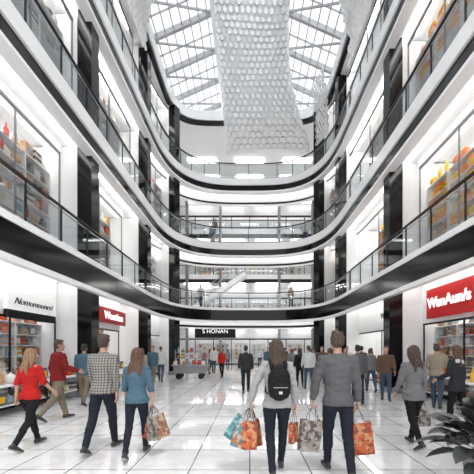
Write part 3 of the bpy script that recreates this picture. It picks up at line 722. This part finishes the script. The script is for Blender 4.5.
def mk_bag(i):
    m=MB().loft([((0,0,0),.1,.05),((0,0,.02),.11,.055),((0,0,.13),.095,.045),((0,0,.18),.065,.02)],seg=10)
    pr=None
    for a in range(9):
        t=math.pi*a/8; q=Vector((-.055*math.cos(t),0,.17+.09*math.sin(t)))
        if pr: m.bar(pr,q,.012)
        pr=q
    return m.mesh('handbag',[pm_[i]],True)
def mk_ball(i): return MB().ell((0,0,.1),(.1,.1,.1),seg=12,rg=8).loft([((0,0,.19),.02,.02),((0,0,.23),.012,.012)],seg=6).mesh('ornament_jar',[pm_[i]],True)
kinds={'product_box':(mk_box,'small printed product box on a shop shelf','product box'),'bottle':(mk_bottle,'slim coloured bottle on a shop shelf','bottle'),'folded_clothes':(mk_fold,'stack of folded clothes on a shop shelf','clothes'),'handbag':(mk_bag,'small handbag on a shop shelf','handbag'),'ornament_jar':(mk_ball,'round lidded jar on a shop shelf','jar')}
GM={k:[f[0](i) for i in range(12)] for k,f in kinds.items()}
cntk={k:0 for k in kinds}
PAL={'warm':[1,10,1,10,10,6,1,10,10],'pale':[4,7,2,11,7,4,3,5,11,7,6,8],'mix':list(range(12)),'dim':[3,6,2,11,4,0,7,5,3,6,9,8]}
def goods(x,y,z,rz,pal='mix',sc=1):
    for _ in range(8):
        k=random.choice(list(kinds))
        if cntk[k]<298: break
    if cntk[k]>=298: return
    cntk[k]+=1
    i=random.choice(PAL[pal])
    o=ob(k,GM[k][i],None,(x,y,z),rz,kinds[k][1],kinds[k][2],'shop shelf merchandise'); o.scale=(sc,min(sc,1.2),sc)
def mk_shelf(w,h,n,d=.3):
    parts=[('back_panel',MB().box(-w/2,w/2,d/2-.02,d/2,0,h).mesh('back_panel',[SHELFM]))]
    for s_ in (-1,1): parts.append(('side_panel',MB().box(s_*w/2-.015,s_*w/2+.015,-d/2,d/2-.02,0,h).mesh('side_panel',[SHELFM])))
    zs=[.1+(h-.1)*i/n for i in range(n)]
    for zz in zs: parts.append(('shelf',MB().box(-w/2+.02,w/2-.02,-d/2,d/2-.02,zz-.025,zz).mesh('shelf',[WHITE])))
    parts.append(('shelf',MB().box(-w/2,w/2,-d/2,d/2,h,h+.03).mesh('shelf_top',[WHITE])))
    return parts,zs
SH={}
def shelf(u,o_,z,w,h,n,pal='mix',ng=4,imin=0,sc=1):
    key=(w,h,n)
    if key not in SH: SH[key]=mk_shelf(w,h,n)
    parts,zs=SH[key]; p,t=frame(u,o_); rz=math.atan2(t.y,t.x)
    if Vector((-math.sin(rz),math.cos(rz),0)).dot(pos(u,o_+1)-p)<0: rz+=math.pi
    root=ob('shelf_unit',None,None,(p.x,p.y,z),rz,'open shop shelf unit filled with merchandise','shelf unit','shop shelf units')
    for nm,me in parts: ob(nm,me,root)
    M=Matrix.Translation((p.x,p.y,z))@Matrix.Rotation(rz,4,'Z')
    for i,zz in enumerate(zs+[h+.03]):
        if i<imin: continue
        for j in range(ng):
            if i==n and random.random()<.25: continue
            q=M@Vector(((j+.5)/ng*(w-.06)-w/2+.03,-.02,zz+.002)); goods(q.x,q.y,q.z,rz,pal,sc)
def table(x,y,rz,pal,L=1.4):
    root=ob('display_table',None,None,(x,y,0),rz,'low white display table with stacked goods','display table','display tables')
    ob('table_top',MB().box(-L/2,L/2,-.35,.35,.72,.78).mesh('table_top',[WHITE]),root)
    for sx in (-1,1):
        for sy in (-1,1): ob('leg',MB().box(sx*(L/2-.06)-.03,sx*(L/2-.06)+.03,sy*.29-.03,sy*.29+.03,0,.72).mesh('leg',[BLACKM]),root)
    ob('lower_shelf',MB().box(-L/2+.04,L/2-.04,-.3,.3,.25,.28).mesh('lower_shelf',[SHELFM]),root)
    M=Matrix.Translation((x,y,0))@Matrix.Rotation(rz,4,'Z')
    n=int(L/.27)
    for i in range(n):
        xx=-L/2+(i+.5)*L/n
        for j in (-.2,.17):
            q=M@Vector((xx,j,.782)); goods(q.x,q.y,q.z,rz,pal,1.2)
            if 0<i<n-1: q=M@Vector((xx,j*.75,.282)); goods(q.x,q.y,q.z,rz,pal,1.1)
kx,kd=px(191,16.8),16.8
root=ob('merchandise_cart',None,None,(kx,kd,0),R(4),'cluttered grey mall cart heaped with small goods','cart')
o=ob('cart_body',MB().box(-.9,.9,-.4,.4,.3,.72).mesh('cart_body',[mat('cart_grey',(.25,.25,.26),.5,var=.2,bscale=10)]),root); bevel(o,.02)
ob('counter',MB().box(-1,1,-.5,.5,.72,.77).mesh('counter',[GREY]),root)
for sx in (-1,1):
    for sy in (-1,1):
        ob('wheel',MB().loft([((sx*.6,sy*.42-.03,.16),.16,.16),((sx*.6,sy*.42+.03,.16),.16,.16)],Vector((1,0,0)),18).mesh('wheel',[BLACKM]),root)
    ob('post',MB().box(sx*.93-.02,sx*.93+.02,.36,.4,.77,1.6).mesh('post',[GREY]),root)
for zz in (1.12,1.45): ob('shelf',MB().box(-.93,.93,.1,.42,zz-.025,zz).mesh('shelf',[GREY]),root)
for i in range(7): goods(kx-.8+i*.26,kd-.33,.772,0,'dim'); goods(kx-.8+i*.26,kd-.02,.772,0,'dim')
for i in range(7): goods(kx-.75+i*.25,kd+.25,1.122,0,'dim'); goods(kx-.75+i*.25,kd+.25,1.452,0,'dim')
table(-6.05,7.6,R(90),'dim',1.9); table(-6.05,9.5,R(90),'dim',1.7); table(-5.9,12.6,R(90),'mix',2.0); table(5.85,7.2,R(90),'mix',1.7); table(5.9,9.9,R(90),'mix',1.7); table(5.85,13.2,R(90),'mix',1.9)
for k in (1,0,2):
    z=LV[k]; h,n,im,sc=[(2.4,7,0,1.1),(2.9,6,1,1.5),(3.0,6,4,1.4)][k]
    o_=SO[k]+(.5 if k==0 else .36)
    ngN=5 if k==0 else 3
    for y in (7.1,8.3,9.4): shelf(uy(y),o_,z,1.08,h,n,'dim',ngN,im,sc)
    for y in (10.3,9.1,7.9): shelf(urY(y),o_,z,1.12,h,n,'warm' if k in(1,2) else 'dim',ngN,im,sc)
    for y in (11.3,12.5,13.7): shelf(uy(y),o_,z,1.1,h,n,'mix' if k==0 else 'pale',4 if k==0 else 3,im,sc)
    for y in (14.4,13.25,12.1): shelf(urY(y),o_,z,1.1,h,n,'warm' if k==1 else 'mix',4 if k==0 else 3,im,sc)
    for a in (12,24): shelf(up_(a),o_,z,.9,h,n,'pale',3,im,1.1)
    for a in (150.5,160.5): shelf(up_(a),o_,z,.9,h,n,'warm' if k==1 else 'mix',3,im,1.1)
SH['rear']=mk_shelf(1.6,2.3,5)
for k in (0,1,2):
    for x in (-5,-3,-1,1,3,5):
        root=ob('shelf_unit',None,None,(x,33.6,LV[k]),0,'open shop shelf unit filled with merchandise','shelf unit','shop shelf units')
        for nm,me in SH['rear'][0]: ob(nm,me,root)
        for zz in SH['rear'][1][1:]:
            for j in range(3): goods(x-.5+j*.5,33.55,LV[k]+zz+.002,0,'mix',1.3)
print('goods',cntk)
# ---------------------------------------------------------------- plant
LEAF=mat('leaf_grey_green',(.06,.065,.062),.35,var=.6,bscale=10)
root=ob('potted_plant',None,None,(2.42,3.05,0),0,'broad-leaved dark grey-green potted plant in a grey planter','potted plant')
ob('planter',MB().loft([((0,0,0),.16,.16),((0,0,.02),.17,.17),((0,0,.5),.22,.22),((0,0,.52),.23,.23)],seg=24).mesh('planter',[mat('planter_grey',(.2,.2,.2),.6,bump=.1)],True),root)
ob('soil',MB().loft([((0,0,.5),.2,.2),((0,0,.53),.19,.19)],seg=20).mesh('soil',[mat('soil',(.03,.02,.015),.9,bump=.8)]),root)
m=MB(); random.seed(11)
for i in range(95):
    az=random.uniform(0,2*math.pi); el=random.uniform(.05,1.5); L=random.uniform(.42,.8); h0=random.uniform(.5,.68)
    d=Vector((math.cos(az)*math.cos(el),math.sin(az)*math.cos(el),math.sin(el))); side=d.cross(Vector((0,0,1))); side.normalize()
    n0=len(m.v); K=10; st0=random.uniform(.4,.55)
    for k in range(K+1):
        t=k/K; p=Vector((0,0,h0-.05))+d*L*t+Vector((math.cos(az),math.sin(az),0))*t*t*.08-Vector((0,0,1))*t**3*.3*L
        w=(.005 if t<st0 else .1*math.sin(math.pi*min(1,(t-st0+.02)/(1.02-st0))**.8)**.7+.001)
        up=side.cross(d)
        m.v+= [tuple(p-side*w+up*w*.3),tuple(p),tuple(p+side*w+up*w*.3)]
    for k in range(K):
        a=n0+k*3; m.f+=[[a,a+1,a+4,a+3],[a+1,a+2,a+5,a+4]]; m.m+=[0,0]
ob('foliage',m.mesh('foliage',[LEAF],True),root)
# ---------------------------------------------------------------- light
w=bpy.data.worlds.new('World'); S.world=w; w.use_nodes=True
bg=w.node_tree.nodes['Background']; bg.inputs[0].default_value=(.97,.985,1,1); bg.inputs[1].default_value=1.35
sun=bpy.data.lights.new('sun','SUN'); sun.energy=1.5; sun.angle=R(14); so=bpy.data.objects.new('sun',sun); COL.objects.link(so); so.rotation_euler=(R(18),R(12),0)
cam=bpy.data.cameras.new('cam'); cam.sensor_width=36; cam.lens=36*300/474; cam.shift_x=-.027; cam.shift_y=.238; cam.clip_start=.05
co=bpy.data.objects.new('camera',cam); COL.objects.link(co); co.location=(0,0,1.6); co.rotation_euler=(R(90),0,0); S.camera=co
S.view_settings.view_transform='Standard'
S.view_settings.exposure=.45
